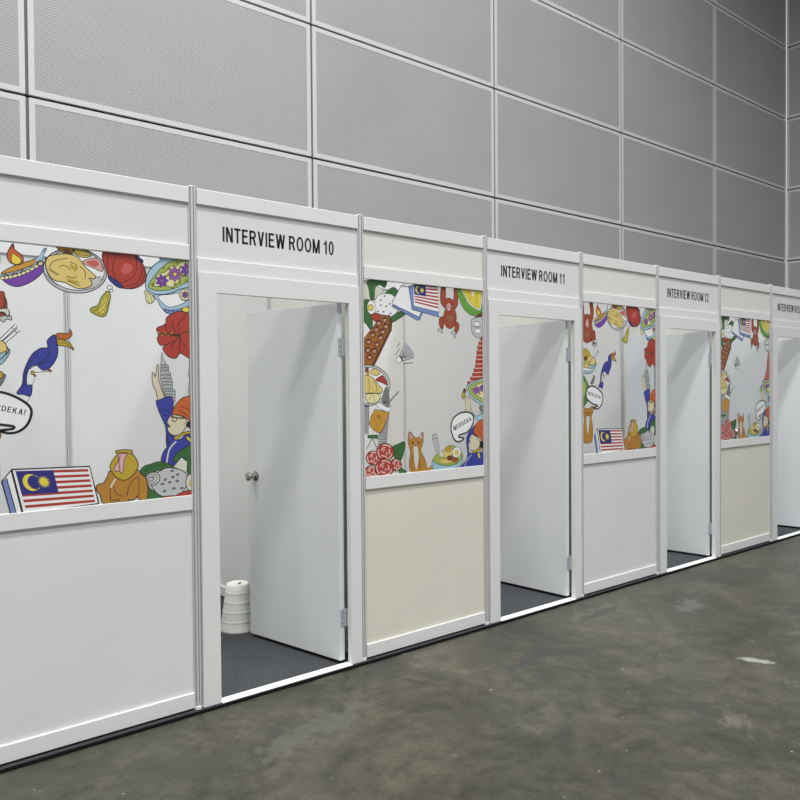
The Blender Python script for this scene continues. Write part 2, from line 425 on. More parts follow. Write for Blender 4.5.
# -------------------------------------------------- the two window artworks
def art_a():
    a = Art()
    # ---- left side, seen on the third bay along
    a.crop(3, 578, 295, 9.415)
    a.poly('brick', [(28, 60), (50, 60), (60, 150), (66, 250), (50, 300), (25, 290)])
    a.poly('brick', [(112, 70), (140, 70), (150, 160), (142, 230), (125, 290), (100, 270), (118, 170)])
    a.poly('brick', [(120, 360), (160, 358), (169, 420), (152, 480), (140, 470), (140, 430), (115, 440)])
    a.ell('brick', 88, 345, 56, 108); a.ell('chest', 86, 370, 28, 34, .002)
    a.ell('brick', 88, 212, 30, 34); a.ell('rose', 90, 265, 16, 42, .002); a.ell('pink', 90, 288, 10, 14, 0)
    a.poly('lightgrey', [(146, 468), (175, 456), (182, 482), (166, 478), (160, 494), (150, 484)])
    a.poly('aqua', [(20, 640), (165, 625), (163, 690), (122, 738), (55, 738), (20, 720)])
    a.poly('white', [(35, 675), (140, 690), (120, 712), (40, 705)], .002)
    a.poly('butter', [(20, 540), (60, 500), (110, 535), (125, 570), (165, 615), (166, 660), (110, 690), (20, 655)])
    a.poly('mustard', [(42, 520), (80, 515), (118, 545), (100, 590), (50, 580)], .002)
    a.ell('darkbrown', 75, 598, 16, 22, .002); a.ell('lime', 110, 640, 22, 14, .002); a.ell('lime', 60, 640, 20, 14, .002)
    a.crop(3, 578, 375, 9.415)
    a.poly('leaf', [(20, -20), (60, 10), (85, 60), (108, 120), (100, 240), (25, 290)])
    a.poly('lime', [(25, 60), (70, 70), (80, 130), (60, 200), (25, 220)], 0)
    a.poly('midgrey', [(122, 78), (152, 14), (162, 24), (142, 82)])
    a.poly('tan', [(50, 330), (58, 294), (76, 316), (115, 312), (138, 288), (147, 335), (128, 400), (142, 500), (134, 622), (100, 640), (52, 632), (44, 520), (62, 420)])
    a.poly('bonewhite', [(82, 395), (112, 395), (108, 480), (95, 565), (84, 500)], .002)
    a.dots('black', [(85, 358), (113, 358), (100, 380)], 6, 8)
    # bowl with chopsticks, speech bubble
    a.crop(-1, 0, 310, 8)
    a.poly('white', [(-60, 290), (120, 115), (142, 130), (-40, 300)], .003, False)
    a.poly('white', [(-50, 310), (140, 148), (160, 166), (-30, 325)], .003, False)
    a.line([(96, 140), (118, 156)]); a.line([(118, 166), (138, 182)])
    a.poly('butter', [(-120, 330), (-20, 250), (30, 255), (54, 290), (50, 330), (-20, 350)])
    a.poly('aqua', [(-120, 350), (-20, 352), (52, 330), (40, 360), (0, 392), (-100, 400)])
    a.ell('mustard', 8, 520, 18, 28)
    # hornbill
    a.poly('blue', [(440, 200), (455, 250), (465, 340), (440, 410), (390, 470), (340, 480), (290, 440), (240, 462), (216, 520), (216, 598), (256, 602), (246, 686), (190, 676), (135, 666), (178, 596), (190, 500), (220, 420), (262, 350), (325, 306), (382, 300), (378, 250), (405, 215)], .004)
    a.line([(385, 300), (385, 360), (340, 410), (240, 470)]); a.line([(300, 430), (350, 430), (400, 390)]); a.line([(180, 592), (216, 600)], .003)
    a.line([(250, 400), (200, 520), (190, 660)], .002); a.line([(300, 340), (250, 420)], .002)
    a.poly('orange', [(448, 198), (470, 184), (535, 187), (556, 178), (556, 150), (578, 185), (562, 220), (505, 240), (460, 225)], .003)
    a.poly('mustard', [(460, 236), (510, 240), (562, 268), (592, 322), (540, 292), (466, 282)]); a.line([(465, 262), (530, 268), (585, 310)], .002)
    a.line([(275, 500), (330, 496), (400, 488)], .003, 'darkbrown'); a.ell('mustard', 262, 502, 14, 16); a.dots('darkbrown', [(280, 525), (405, 488), (390, 478)], 12, 12)
    a.line([(278, 540), (260, 604)], .002); a.line([(240, 690), (232, 715), (212, 742)], .002)
    a.crop(3, 578, 375, 9.415)
    a.poly('white', [(79, 180), (90, 130), (120, 106), (160, 110), (210, 150), (236, 200), (226, 270), (200, 310), (170, 320), (145, 306), (180, 298), (182, 284), (140, 272), (108, 248), (85, 220)], .011)
    p0, p1 = (96, 184), (216, 228)
    a.words('MERDEKA!', p0, p1, .024, 'black', .15)
    # ---- oil lamp
    a.crop(-1, 0, 230, 8)
    a.poly('purple', [(5, 372), (100, 350), (200, 325), (280, 290), (345, 225), (372, 225), (372, 290), (320, 362), (240, 420), (150, 452), (80, 440), (28, 405)])
    a.poly('amber', [(8, 350), (60, 312), (150, 272), (250, 242), (335, 212), (300, 262), (200, 305), (100, 335)])
    a.poly('sky', [(280, 238), (322, 200), (350, 150), (375, 148), (350, 200), (345, 240), (310, 258)], .002)
    pts = [(12 + 338 * t, 372 - 20 * t - 120 * t * t) for t in [k / 10 for k in range(11)]]
    for k, (x, y) in enumerate(pts): a.ell('paleyellow', x + 8, y + 12, 19, 13, .002, -20, 10); a.ell('midgrey' if k % 2 else 'aqua', x, y - 8, 15, 9, .002, -20, 8)
    a.poly('flame', [(105, 108), (118, 155), (160, 188), (187, 225), (182, 260), (150, 276), (100, 272), (66, 240), (57, 195), (75, 150)])
    a.poly('lemon', [(103, 190), (140, 210), (168, 240), (158, 268), (125, 273), (96, 255), (92, 215)], .002)
    a.poly('brick', [(-40, 510), (20, 492), (38, 520), (36, 600), (20, 625), (-40, 640)]); a.poly('bonewhite', [(-20, 640), (20, 628), (60, 630), (76, 665), (60, 690), (40, 665), (10, 655), (-20, 668)])
    # ---- plate with flat bread
    a.crop(-1, 0, 230, 4)
    a.ell('lightgrey', 300, 162, 128, 90, .004, 8, 36); a.ell('white', 302, 160, 116, 80, .003, 8, 36)
    a.poly('lightgrey', [(330, 200), (400, 190), (395, 220), (340, 238)], .002); a.line([(370, 195), (405, 185), (412, 200)], .002); a.line([(180, 175), (220, 215), (300, 240), (380, 232)], .002)
    a.poly('rose', [(328, 128), (380, 112), (405, 132), (410, 166), (370, 150)], .003); a.poly('pinkred', [(345, 130), (378, 120), (396, 136), (380, 148)], 0)
    a.crop(-1, 0, 230, 8)
    a.poly('amber', [(450, 128), (570, 130), (582, 190), (550, 206), (500, 180)]); a.poly('darkbrown', [(500, 160), (560, 165), (575, 195), (540, 200)], 0)
    a.poly('yellow', [(590, 165), (650, 150), (722, 190), (722, 212), (680, 220), (620, 206)]); a.line([(610, 185), (660, 205), (720, 200)], .002)
    a.poly('butter', [(368, 245), (400, 206), (520, 190), (612, 212), (650, 250), (680, 292), (722, 330), (765, 370), (750, 392), (712, 385), (736, 420), (720, 452), (640, 470), (580, 452), (520, 420), (430, 400), (385, 345), (366, 290)])
    a.line([(470, 355), (410, 320), (402, 285), (440, 245), (540, 225)], .003); a.line([(475, 300), (505, 282), (555, 305), (560, 320)], .003)
    a.line([(530, 370), (590, 382), (612, 366)], .003); a.line([(560, 255), (610, 280), (615, 320)], .003); a.line([(640, 290), (680, 330), (680, 390)], .003)
    a.line([(380, 310), (440, 350), (470, 360)], .002); a.line([(540, 405), (600, 430), (640, 445)], .003)
    a.poly('mustard', [(560, 270), (612, 300), (612, 330), (580, 318)], 0); a.poly('mustard', [(530, 385), (640, 415), (610, 425), (560, 410)], 0)
    # ---- red lantern with tassel
    a.crop(-1, 100, 235, 8)
    a.poly('red', [(18, 160), (40, 128), (150, 120), (280, 140), (325, 205), (360, 270), (368, 345), (335, 400), (260, 430), (165, 420), (90, 362), (50, 285), (25, 210)], .004)
    a.poly('pinkred', [(205, 225), (260, 250), (240, 300), (190, 310), (170, 280)], 0)
    a.line([(150, 140), (108, 215), (108, 310), (150, 380)]); a.line([(288, 185), (292, 280), (245, 350), (160, 385)]); a.line([(322, 215), (335, 310), (290, 385), (200, 410)])
    a.line([(80, 140), (58, 200), (68, 300)]); a.line([(348, 260), (352, 340), (290, 410), (240, 425)])
    a.poly('navy', [(282, 180), (305, 178), (345, 205), (335, 222), (300, 200)]); a.poly('navy', [(64, 326), (84, 332), (182, 405), (172, 426), (125, 408), (74, 358)])
    a.ell(None, 78, 420, 22, 16, .003); a.ell(None, 90, 445, 16, 12, .003)
    a.crop(-1, 0, 230, 4)
    a.poly('olive', [(428, 244), (442, 258), (436, 300), (426, 338), (410, 348), (385, 340), (362, 326), (364, 312), (392, 300), (402, 275), (414, 258)]); a.poly('yellow', [(425, 262), (430, 290), (418, 330), (395, 330), (405, 300)], 0)
    a.line([(428, 262), (412, 300), (375, 325)], .002); a.line([(432, 275), (420, 310), (395, 335)], .002); a.line([(434, 290), (425, 315), (412, 342)], .002)
    # ---- ornamented bowl
    a.crop(-1, 100, 235, 8)
    a.poly('sky', [(430, 475), (560, 465), (650, 430), (760, 400), (760, 640), (560, 632), (500, 592), (460, 525)])
    a.poly('white', [(468, 488), (560, 475), (655, 465), (700, 512), (650, 555), (560, 577), (500, 545)], .003)
    a.poly('periwinkle', [(500, 590), (560, 600), (640, 590), (735, 560), (735, 600), (640, 625), (560, 632)], .002); a.dots('navy', [(525, 596), (555, 604), (585, 606)], 9, 7)
    a.poly('sky', [(495, 165), (760, 170), (760, 385), (640, 432), (560, 466), (450, 476), (385, 442), (364, 410), (375, 320), (425, 248), (480, 205)], .004)
    a.poly('lime', [(760, 186), (610, 198), (505, 250), (425, 340), (388, 400), (400, 428), (470, 446), (580, 432), (680, 385), (760, 340)], .003)
    a.poly('paleyellow', [(760, 215), (680, 210), (640, 220), (610, 250), (560, 248), (525, 295), (470, 310), (440, 345), (440, 375), (412, 400), (450, 412), (520, 405), (570, 418), (620, 388), (650, 335), (690, 330), (760, 318)], .003)
    a.flower('purple', 495, 366, 52, 'violet'); a.flower('violet', 598, 314, 58, 'lemon', 8); a.flower('purple', 695, 276, 52, 'violet')
    a.dots('olive', [(510, 265), (545, 320), (555, 268), (590, 252), (640, 255), (615, 215), (600, 390), (640, 375), (690, 360), (425, 392), (580, 420), (665, 320)], 10, 9, .002)
    a.ell('paleyellow', 680, 478, 44, 44, .003); a.flower('violet', 680, 478, 30, 'purple'); a.ell('lemon', 685, 598, 30, 22, .003); a.ell('leaf', 725, 560, 12, 40, .002)
    a.poly('paleyellow', [(358, 445), (395, 465), (430, 500), (424, 536), (395, 550), (368, 530), (364, 490)]); a.line([(372, 465), (385, 510), (388, 545)], .002); a.line([(385, 465), (410, 505), (412, 540)], .002)
    # ---- twin towers, raised hand, hibiscus
    a.crop(-1, 100, 310, 8)
    a.poly('lightgrey', [(494, 336), (505, 395), (530, 438), (545, 440), (547, 490), (562, 498), (566, 545), (577, 552), (580, 630), (600, 640), (598, 742), (560, 745), (520, 690), (495, 620), (482, 552), (484, 450)], .003, False)
    for y, x0, x1 in ((440, 484, 540), (462, 484, 545), (485, 482, 547), (520, 482, 562), (548, 480, 572), (575, 486, 578), (600, 490, 580), (630, 495, 584), (650, 500, 598), (675, 508, 598), (700, 522, 598), (722, 540, 598)): a.line([(x0, y + 4), ((x0 + x1) / 2, y - 3), (x1, y + 4)], .006, 'midgrey')
    for t in (.2, .4, .6, .8): a.line([(484 + 62 * t, 440), (484 + 80 * t, 520), (490 + 92 * t, 630), (520 + 80 * t, 735)], .0025, 'midgrey')
    a.poly('lightgrey', [(725, 360), (760, 360), (760, 690), (710, 690), (706, 630), (716, 560), (706, 510), (716, 440)], .003, False)
    for y in (420, 450, 480, 515, 545, 580, 620, 650): a.line([(708, y), (745, y - 4)], .006, 'midgrey')
    a.poly('skin', [(456, 438), (468, 452), (466, 540), (492, 640), (522, 728), (470, 728), (442, 640), (418, 592), (416, 505), (430, 510), (440, 535), (448, 480)])
    a.poly('red', [(450, 148), (520, 112), (530, 62), (590, 22), (650, 10), (720, 38), (770, 90), (770, 380), (700, 380), (642, 346), (602, 388), (542, 370), (500, 312), (520, 282), (480, 282), (455, 232), (470, 195)], .004)
    for l in ([(640, 205), (595, 165), (572, 100)], [(640, 205), (622, 120), (690, 40)], [(640, 205), (665, 178), (738, 182)], [(640, 205), (632, 280), (640, 345)], [(640, 205), (650, 255), (690, 305)], [(640, 205), (600, 245), (565, 310)], [(520, 112), (530, 160), (570, 200)], [(520, 282), (560, 260), (600, 255)]): a.line(l, .0035)
    a.line([(458, 190), (540, 194), (645, 208)], .014, 'darkbrown'); a.dots('amber', [(470, 182), (495, 200), (520, 186), (545, 203), (570, 190)], 7, 6); a.line([(540, 195), (645, 208)], .005)
    # ---- cheering figure
    a.crop(-1, 90, 400, 7.273)
    a.poly('blue', [(478, 12), (500, 0), (590, -25), (605, 90), (585, 160), (590, 240), (640, 300), (560, 340), (552, 240), (545, 190), (520, 130), (500, 85)])
    a.line([(500, 75), (545, 72), (585, 92)], .003); a.line([(515, 115), (560, 110)], .003)
    a.poly('blue', [(575, 250), (640, 290), (720, 235), (790, 240), (790, 480), (700, 480), (590, 475), (518, 450), (530, 380), (570, 320), (555, 260)])
    a.line([(625, 300), (575, 360), (555, 460)], .007, 'bonewhite'); a.line([(548, 200), (556, 280), (566, 320)], .003)
    a.poly('black', [(690, 185), (720, 150), (760, 175), (760, 225), (700, 195), (665, 215)], 0)
    a.poly('skin', [(590, 110), (558, 160), (572, 185), (560, 200), (572, 235), (600, 255), (650, 250), (685, 215), (700, 175), (695, 140), (660, 118)])
    a.poly('flame', [(598, 105), (612, 50), (650, 0), (700, -25), (790, -20), (790, 180), (745, 170), (700, 135), (650, 108)]); a.line([(640, 75), (690, 100), (720, 130)]); a.line([(655, 45), (720, 70), (748, 95)])
    a.line([(585, 118), (630, 130), (685, 132)], .006); a.ell(None, 612, 140, 18, 16, .004); a.poly('black', [(565, 190), (585, 185), (575, 200)], 0); a.line([(690, 165), (680, 180)], .003)
    a.poly('mustard', [(610, 270), (690, 232), (735, 228), (735, 240), (660, 262), (628, 292)]); a.poly('lemon', [(705, 262), (745, 300), (735, 312), (700, 280)], .003)
    # ---- rice in leaves
    a.poly('green', [(600, 440), (630, 390), (690, 345), (760, 335), (760, 540), (705, 530), (705, 445), (660, 412), (640, 445)]); a.line([(740, 345), (730, 430), (735, 530)], .002); a.line([(700, 360), (650, 400)], .002)
    a.poly('bonewhite', [(606, 485), (662, 416), (706, 448), (702, 525), (680, 520)], .003, False)
    a.poly('green', [(365, 512), (395, 480), (430, 468), (500, 448), (565, 462), (610, 492), (560, 500), (470, 520), (395, 552)]); a.line([(390, 525), (450, 485), (550, 470)], .002)
    a.poly('green', [(412, 620), (450, 655), (520, 690), (620, 700), (560, 740), (440, 740), (415, 700)])
    a.poly('lightgrey', [(440, 595), (470, 545), (510, 515), (560, 492), (640, 502), (690, 530), (712, 580), (690, 640), (640, 690), (520, 698), (460, 650)], .004)
    a.dots('midgrey', [(595, 515), (635, 542), (545, 578), (525, 610), (578, 598), (632, 588), (608, 642), (665, 640), (540, 662), (600, 560)], 13, 7, .002, -15)
    a.ell('bonewhite', 452, 572, 55, 46, .004, -20); a.ell('lightgrey', 448, 572, 40, 32, .003, -20); a.ell(None, 440, 574, 20, 14, .003); a.ell(None, 455, 560, 8, 6, .002)
    a.ell('bonewhite', 740, 600, 46, 66, .004); a.ell('lemon', 748, 605, 28, 30, .002)
    a.poly('red', [(630, 690), (680, 665), (740, 655), (790, 665), (790, 720), (640, 715)], .003); a.poly('brick', [(540, 700), (620, 695), (640, 720), (540, 720)], .002)
    # ---- crouching animal with yellow head
    a.poly('tan', [(42, 628), (62, 612), (100, 598), (130, 540), (150, 515), (330, 505), (372, 540), (410, 580), (414, 712), (350, 722), (342, 695), (312, 726), (160, 748), (92, 748), (70, 690), (48, 660)], .004)
    a.line([(150, 740), (145, 660), (170, 600), (190, 570)]); a.line([(265, 700), (285, 620), (325, 570), (352, 575), (352, 700)]); a.line([(165, 620), (190, 680), (240, 700)], .003)
    a.line([(185, 572), (160, 610), (152, 640)], .008, 'bonewhite')
    a.poly('mustard', [(182, 372), (240, 362), (302, 366), (306, 392), (340, 440), (346, 490), (305, 550), (252, 582), (200, 570), (158, 525), (143, 480), (170, 425), (195, 395)], .004)
    a.line([(185, 388), (240, 380), (305, 392)]); a.poly('pink', [(202, 400), (218, 390), (266, 392), (248, 432), (238, 520), (222, 530), (210, 515), (182, 518), (174, 490), (205, 440)], .003); a.line([(218, 400), (208, 450), (216, 515)], .003)
    for x in (160, 180, 200, 270, 300): a.line([(x, 745), (x + 8, 722), (x + 18, 730)], .003)
    # ---- flag box
    a.crop(-1, 0, 380, 5.714)
    a.poly('white', [(8, 580), (66, 511), (510, 493), (562, 705), (530, 722), (125, 758), (60, 765)], .006, False)
    a.poly('periwinkle', [(10, 582), (36, 560), (92, 762), (60, 766)], .004, False); a.line([(64, 512), (130, 770)], .008)
    a.flag((86, 520), (500, 508), (546, 712), (148, 748), .52, .6)
    a.poly(None, [(66, 511), (510, 493), (560, 705), (130, 765)], .006, False)
    return a.mesh('printed artwork with oil lamp lantern and hornbill')

def art_b():
    a = Art()
    a.crop(1, 360, 275, 11.43)
    # towers, drink, stool come first (behind)
    a.crop(1, 360, 400, 10)
    a.poly('lightgrey', [(230, 0), (270, -80), (300, -20), (300, 60), (290, 170), (265, 450), (180, 455), (200, 330), (225, 150)], .003, False)
    for y in range(-40, 450, 24): a.line([(225 - y * .09 + 4, y), (292 - max(0, y) * .06, y + 4)], .005, 'midgrey')
    for t in (.25, .5, .75): a.line([(235 + 60 * t, 0), (228 + 62 * t, 150), (185 + 82 * t, 450)], .003, 'midgrey')
    a.poly('lightgrey', [(40, 30), (95, 35), (92, 140), (85, 340), (40, 345)], .003, False)
    for y in range(40, 340, 20): a.line([(40, y), (92 - y * .02, y)], .006, 'midgrey')
    # leaf parcel of rice, egg
    a.crop(1, 360, 275, 11.43)
    a.poly('bonewhite', [(30, 60), (120, 60), (280, 180), (170, 280), (30, 290)], .003, False)
    a.poly('green', [(92, 60), (300, 60), (285, 145), (225, 112), (175, 150), (165, 275), (125, 285), (105, 170)], .003); a.line([(130, 90), (140, 270)], .002)
    a.poly('green', [(40, 300), (110, 285), (95, 350), (105, 440), (130, 460), (150, 560), (120, 622), (80, 570), (40, 500)], .003)
    a.poly('green', [(290, 205), (378, 140), (432, 182), (395, 255), (330, 215)], .003); a.line([(310, 200), (400, 180)], .002)
    a.poly('green', [(345, 500), (440, 420), (525, 440), (450, 500), (365, 545)], .003)
    a.poly('white', [(175, 290), (228, 222), (340, 214), (400, 250), (435, 300), (440, 400), (360, 472), (260, 452), (190, 452), (168, 370)], .003)
    a.dots('midgrey', [(285, 240), (240, 285), (240, 345), (302, 358), (340, 330), (270, 420), (205, 415), (350, 440)], 15, 10, 0, -20)
    a.poly('white', [(130, 285), (168, 330), (185, 390), (150, 445), (110, 440), (82, 380), (95, 315)], .003); a.ell('yellow', 122, 372, 33, 34, .003); a.ell('lemon', 122, 376, 18, 18, 0)
    a.poly('red', [(130, 470), (160, 440), (215, 440), (245, 470), (200, 525), (155, 520)])
    # wooden game board
    a.crop(1, 0, 0, 1)
    a.poly('darkbrown', [(384, 315.5), (389.5, 315), (392.3, 321), (391.8, 330), (384, 346), (374.6, 365.5), (366, 366)], .003, False)
    a.poly('brown', [(355, 352), (366, 336), (382, 315.3), (388.5, 315.5), (389.8, 321), (389.5, 329), (382, 345), (372, 365), (355, 366)], .003, False)
    a.crop(1, 360, 275, 11.43)
    for x, y in ((285, 510), (215, 548), (188, 618), (298, 585), (262, 645), (145, 680), (238, 712), (100, 760), (195, 790)): a.ell('darkbrown', x, y, 34, 34, .002); a.ell('brown', x - 2, y + 10, 24, 18, 0); a.dots('white', [(x - 8, y + 4), (x + 12, y - 2), (x + 4, y + 14)], 6, 5)
    a.crop(1, 360, 335, 11.43)
    for x, y in ((165, 180), (112, 250), (90, 170)): a.ell('darkbrown', x, y, 34, 34, .002); a.ell('brown', x - 2, y + 10, 24, 18, 0); a.dots('white', [(x - 8, y + 4), (x + 12, y - 2), (x + 4, y + 14)], 6, 5)
    # pair of boxes, one with the flag
    a.crop(1, 360, 275, 11.43)
    a.poly('white', [(475, 115), (560, 140), (720, 420), (660, 520), (368, 345), (372, 300)], .004, False)
    a.poly('periwinkle', [(365, 352), (380, 335), (672, 478), (660, 524)], .003, False); a.poly('periwinkle', [(665, 500), (700, 422), (718, 430), (682, 520)], .003, False)
    a.crop(1, 0, 0, 1)
    a.poly('periwinkle', [(408.5, 286), (413, 285), (415.5, 304), (438.6, 312), (439.4, 317.2), (412, 309.5)], .004, False)
    a.poly('white', [(413, 284), (437.8, 284), (439.2, 312), (413.8, 306)], .003, False)
    a.flag((413.6, 284.4), (437.4, 285.5), (438.6, 310.5), (415, 303.8), .5, .52)
    # orangutan
    a.crop(1, 420, 275, 11.43)
    a.poly('brick', [(268, 480), (226, 488), (218, 560), (250, 622), (266, 604), (272, 550)]); a.poly('brick', [(395, 540), (440, 548), (446, 610), (416, 668), (392, 640), (398, 600)])
    a.poly('brick', [(242, 130), (288, 130), (296, 260), (310, 330), (285, 380), (258, 350), (234, 300)]); a.poly('brick', [(392, 130), (426, 130), (434, 250), (432, 330), (400, 390), (370, 360), (385, 250)])
    a.ell('brick', 342, 485, 76, 130); a.poly('chest', [(300, 455), (380, 455), (378, 520), (340, 550), (308, 510)], .002)
    a.ell('brick', 330, 312, 46, 50); a.ell('rose', 328, 368, 27, 50, .002); a.ell('pink', 328, 392, 18, 22, .002); a.dots('black', [(318, 352), (340, 352)], 5, 6)
    a.poly('lightgrey', [(200, 620), (235, 605), (258, 640), (250, 672), (232, 640), (208, 648)], .003); a.poly('lightgrey', [(355, 645), (400, 640), (408, 700), (395, 725), (380, 680), (360, 668)], .003)
    # split durian and jar
    a.poly('grass', [(440, 150), (760, 150), (760, 430), (640, 462), (575, 455), (500, 385), (455, 290)]); a.dots('leaf', [(480, 260), (505, 320), (545, 370), (585, 410), (600, 440), (500, 290), (540, 400), (640, 430), (480, 200), (570, 440)], 7, 9)
    a.poly('white', [(478, 160), (700, 160), (695, 375), (655, 400), (560, 330), (510, 240)], .002); a.poly('lemon', [(492, 160), (688, 160), (684, 360), (655, 382), (575, 320), (520, 235)], .003)
    a.poly('white', [(590, 190), (620, 190), (605, 240)], 0); a.line([(560, 200), (600, 290), (650, 370)], .004, 'mustard'); a.line([(660, 200), (640, 280), (655, 360)], .004, 'mustard'); a.ell('yellow', 570, 240, 20, 45, .002, -25); a.ell('yellow', 645, 270, 16, 50, .002)
    a.poly('darkbrown', [(618, 492), (700, 430), (740, 440), (740, 490), (655, 502)])
    a.poly('lightgrey', [(590, 510), (740, 495), (740, 705), (650, 712), (600, 670)], .004); a.ell('white', 650, 560, 34, 28, .003); a.ell('white', 660, 640, 36, 30, .003); a.line([(600, 590), (700, 600)], .003)
    # shuttlecock
    a.crop(1, 360, 335, 11.43)
    a.poly('lightgrey', [(515, 85), (562, 140), (612, 220), (605, 266), (482, 296), (450, 236)], .003, False)
    for x, y in ((530, 105), (548, 128), (568, 155), (588, 185), (604, 215), (608, 245)): a.line([(470, 265), (x, y)], .004, 'midgrey')
    a.line([(480, 190), (530, 290)], .003, 'midgrey'); a.ell('white', 445, 282, 32, 38, .003, 30); a.line([(455, 238), (486, 296)], .009)
    a.line([(455, 90), (420, 140)], .004); a.line([(452, 155), (405, 228)], .004); a.line([(488, 325), (545, 324), (602, 312)], .004)
    # plate with flat bread
    a.ell('lightgrey', 90, 575, 252, 232, .004, 0, 36); a.ell('white', 88, 575, 222, 206, .003, 0, 36)
    a.ell('butter', 172, 425, 56, 38, .003, 10); a.poly('darkbrown', [(60, 380), (95, 370), (95, 420), (60, 430)], 0); a.poly('amber', [(95, 410), (112, 430), (100, 460), (70, 450)], 0)
    a.poly('red', [(178, 515), (220, 480), (262, 466), (312, 570), (250, 545)]); a.poly('butter', [(30, 470), (135, 480), (200, 560), (255, 620), (240, 662), (130, 662), (30, 650)]); a.line([(90, 500), (110, 600), (90, 650)], .003); a.line([(150, 520), (190, 590), (180, 650)], .003)
    a.poly('paleyellow', [(60, 690), (120, 670), (210, 672), (235, 700), (190, 770), (90, 772)]); a.line([(100, 740), (150, 690), (170, 760)], .002); a.poly('midgrey', [(290, 600), (320, 620), (325, 740), (265, 770), (250, 720)], .002)
    # iced drink in a bag
    a.crop(1, 0, 0, 1); a.line([(398.6, 391), (389, 402.5), (382, 411)], .009, 'midgrey', False)
    a.crop(1, 360, 400, 10)
    a.poly('white', [(165, 40), (190, 80), (285, 120), (310, 60), (285, 75), (240, 55), (200, 30)], .002)
    a.poly('amber', [(145, 92), (210, 108), (288, 122), (262, 210), (222, 300), (190, 332), (130, 300), (88, 240), (110, 160)], .003, False); a.line([(130, 150), (160, 240), (180, 300)], .003, 'brown'); a.line([(200, 150), (220, 200), (190, 260)], .003, 'brown'); a.ell('tan', 185, 170, 16, 18, .002)
    a.poly('green', [(72, 352), (180, 350), (182, 386), (75, 380)], .003, False); a.line([(118, 386), (62, 495)], .006, 'midgrey'); a.line([(124, 386), (168, 485)], .006, 'midgrey')
    # roses
    a.poly('green', [(320, 475), (380, 440), (445, 420), (438, 520), (390, 622), (335, 560)]); a.line([(330, 560), (440, 425)], .003); a.poly('green', [(385, 668), (430, 690), (465, 722), (400, 745)])
    for x, y, r in ((130, 580, 72), (250, 520, 88), (105, 720, 62), (352, 650, 62), (240, 680, 92)):
        a.ell('red', x, y, r, r, .004, 0, 18)
        for q, t0 in ((.80, 10), (.80, 130), (.80, 250), (.5, 70), (.5, 200), (.5, 320), (.22, 0), (.22, 180)):
            a.line([(x + r * q * math.cos(math.radians(t0 + k * 18)), y + r * q * math.sin(math.radians(t0 + k * 18))) for k in range(5)], .008, 'roseline')
    # cat
    a.crop(1, 355, 370, 5.714)
    a.line([(400, 574), (425, 565), (442, 552)], .022, 'tan')
    a.poly('tan', [(304, 365), (316, 354), (338, 384), (368, 382), (380, 354), (389, 366), (386, 420), (374, 460), (400, 515), (408, 570), (375, 580), (320, 582), (307, 540), (315, 470), (302, 420)], .003)
    a.poly('pink', [(310, 370), (316, 364), (328, 386), (314, 396)], .002); a.poly('pink', [(383, 368), (377, 364), (364, 384), (380, 394)], .002)
    a.poly('bonewhite', [(332, 438), (345, 432), (357, 440), (364, 500), (350, 572), (336, 520)], .002); a.poly('bonewhite', [(345, 420), (354, 434), (345, 444), (336, 434)], 0); a.dots('darkbrown', [(326, 416), (362, 416), (345, 430)], 7, 6); a.line([(330, 480), (322, 540), (332, 578)], .003); a.line([(366, 500), (372, 578)], .003)
    # noodle bowl
    a.poly('lightgrey', [(438, 382), (452, 366), (466, 374), (480, 452), (462, 468), (450, 430)], .003); a.line([(440, 395), (466, 390)], .003); a.line([(452, 385), (470, 455)], .002)
    a.poly('aqua', [(438, 522), (470, 500), (600, 480), (613, 520), (598, 548), (560, 562), (500, 572), (448, 572)]); a.line([(450, 545), (520, 560), (600, 535)], .004, 'sky')
    a.poly('lime', [(444, 512), (462, 484), (500, 462), (540, 430), (575, 440), (606, 470), (608, 500), (575, 535), (520, 546), (464, 532)]); a.poly('butter', [(500, 462), (530, 440), (560, 460), (545, 490), (500, 500)], .002)
    a.ell('butter', 520, 520, 40, 16, .002); a.ell('white', 578, 470, 24, 30, .003, 10); a.ell('yellow', 578, 472, 12, 15, .002); a.ell('darkbrown', 540, 502, 16, 14, .002); a.ell('brick', 570, 514, 18, 14, .002); a.ell('mustard', 530, 452, 18, 16, .002); a.ell('bonewhite', 492, 480, 14, 18, .002)
    a.line([(455, 515), (500, 505), (560, 528)], .003, 'mustard'); a.line([(470, 500), (520, 530), (590, 520)], .003, 'mustard')
    # red tower
    a.crop(1, 425, 335, 10.66)
    L = [(588, 30), (566, 75), (556, 120), (545, 170), (542, 220), (535, 265), (530, 315), (514, 360), (500, 405), (478, 450), (448, 495)]
    pts = []
    for k, (x, y) in enumerate(L): pts += [(x, y), (x + 2, y + 36), (x + 16, y + 40)]
    a.poly('red', [(640, 10), (605, 10)] + pts + [(640, 540)], .003, False)
    for x, y in L[1:]: a.line([(x + 14, y - 3), (620, y - 8)], .006, 'roseline', False)
    for x, y in L: a.line([(590, y), (600, y + 40)], .004, 'darkbrown', False)
    # ornamented bowl
    a.poly('skin', [(430, 660), (470, 680), (480, 760), (482, 820), (430, 820)], .003)
    a.poly('sky', [(436, 560), (470, 515), (520, 492), (650, 478), (650, 760), (560, 722), (480, 660)], .004)
    a.poly('lime', [(456, 568), (500, 520), (560, 500), (650, 492), (650, 725), (560, 690), (490, 640)], .003); a.poly('paleyellow', [(490, 575), (540, 535), (650, 515), (650, 690), (570, 655), (520, 620)], .003)
    a.flower('violet', 545, 588, 46, 'purple'); a.flower('purple', 612, 560, 36, 'violet'); a.dots('brick', [(580, 630), (600, 600), (500, 580)], 9, 9)
    a.ell('olive', 406, 640, 20, 42, .003, 8); a.ell('darkbrown', 416, 592, 16, 22, .002)
    # cheering figure and speech bubble
    a.crop(1, 420, 400, 10.67)
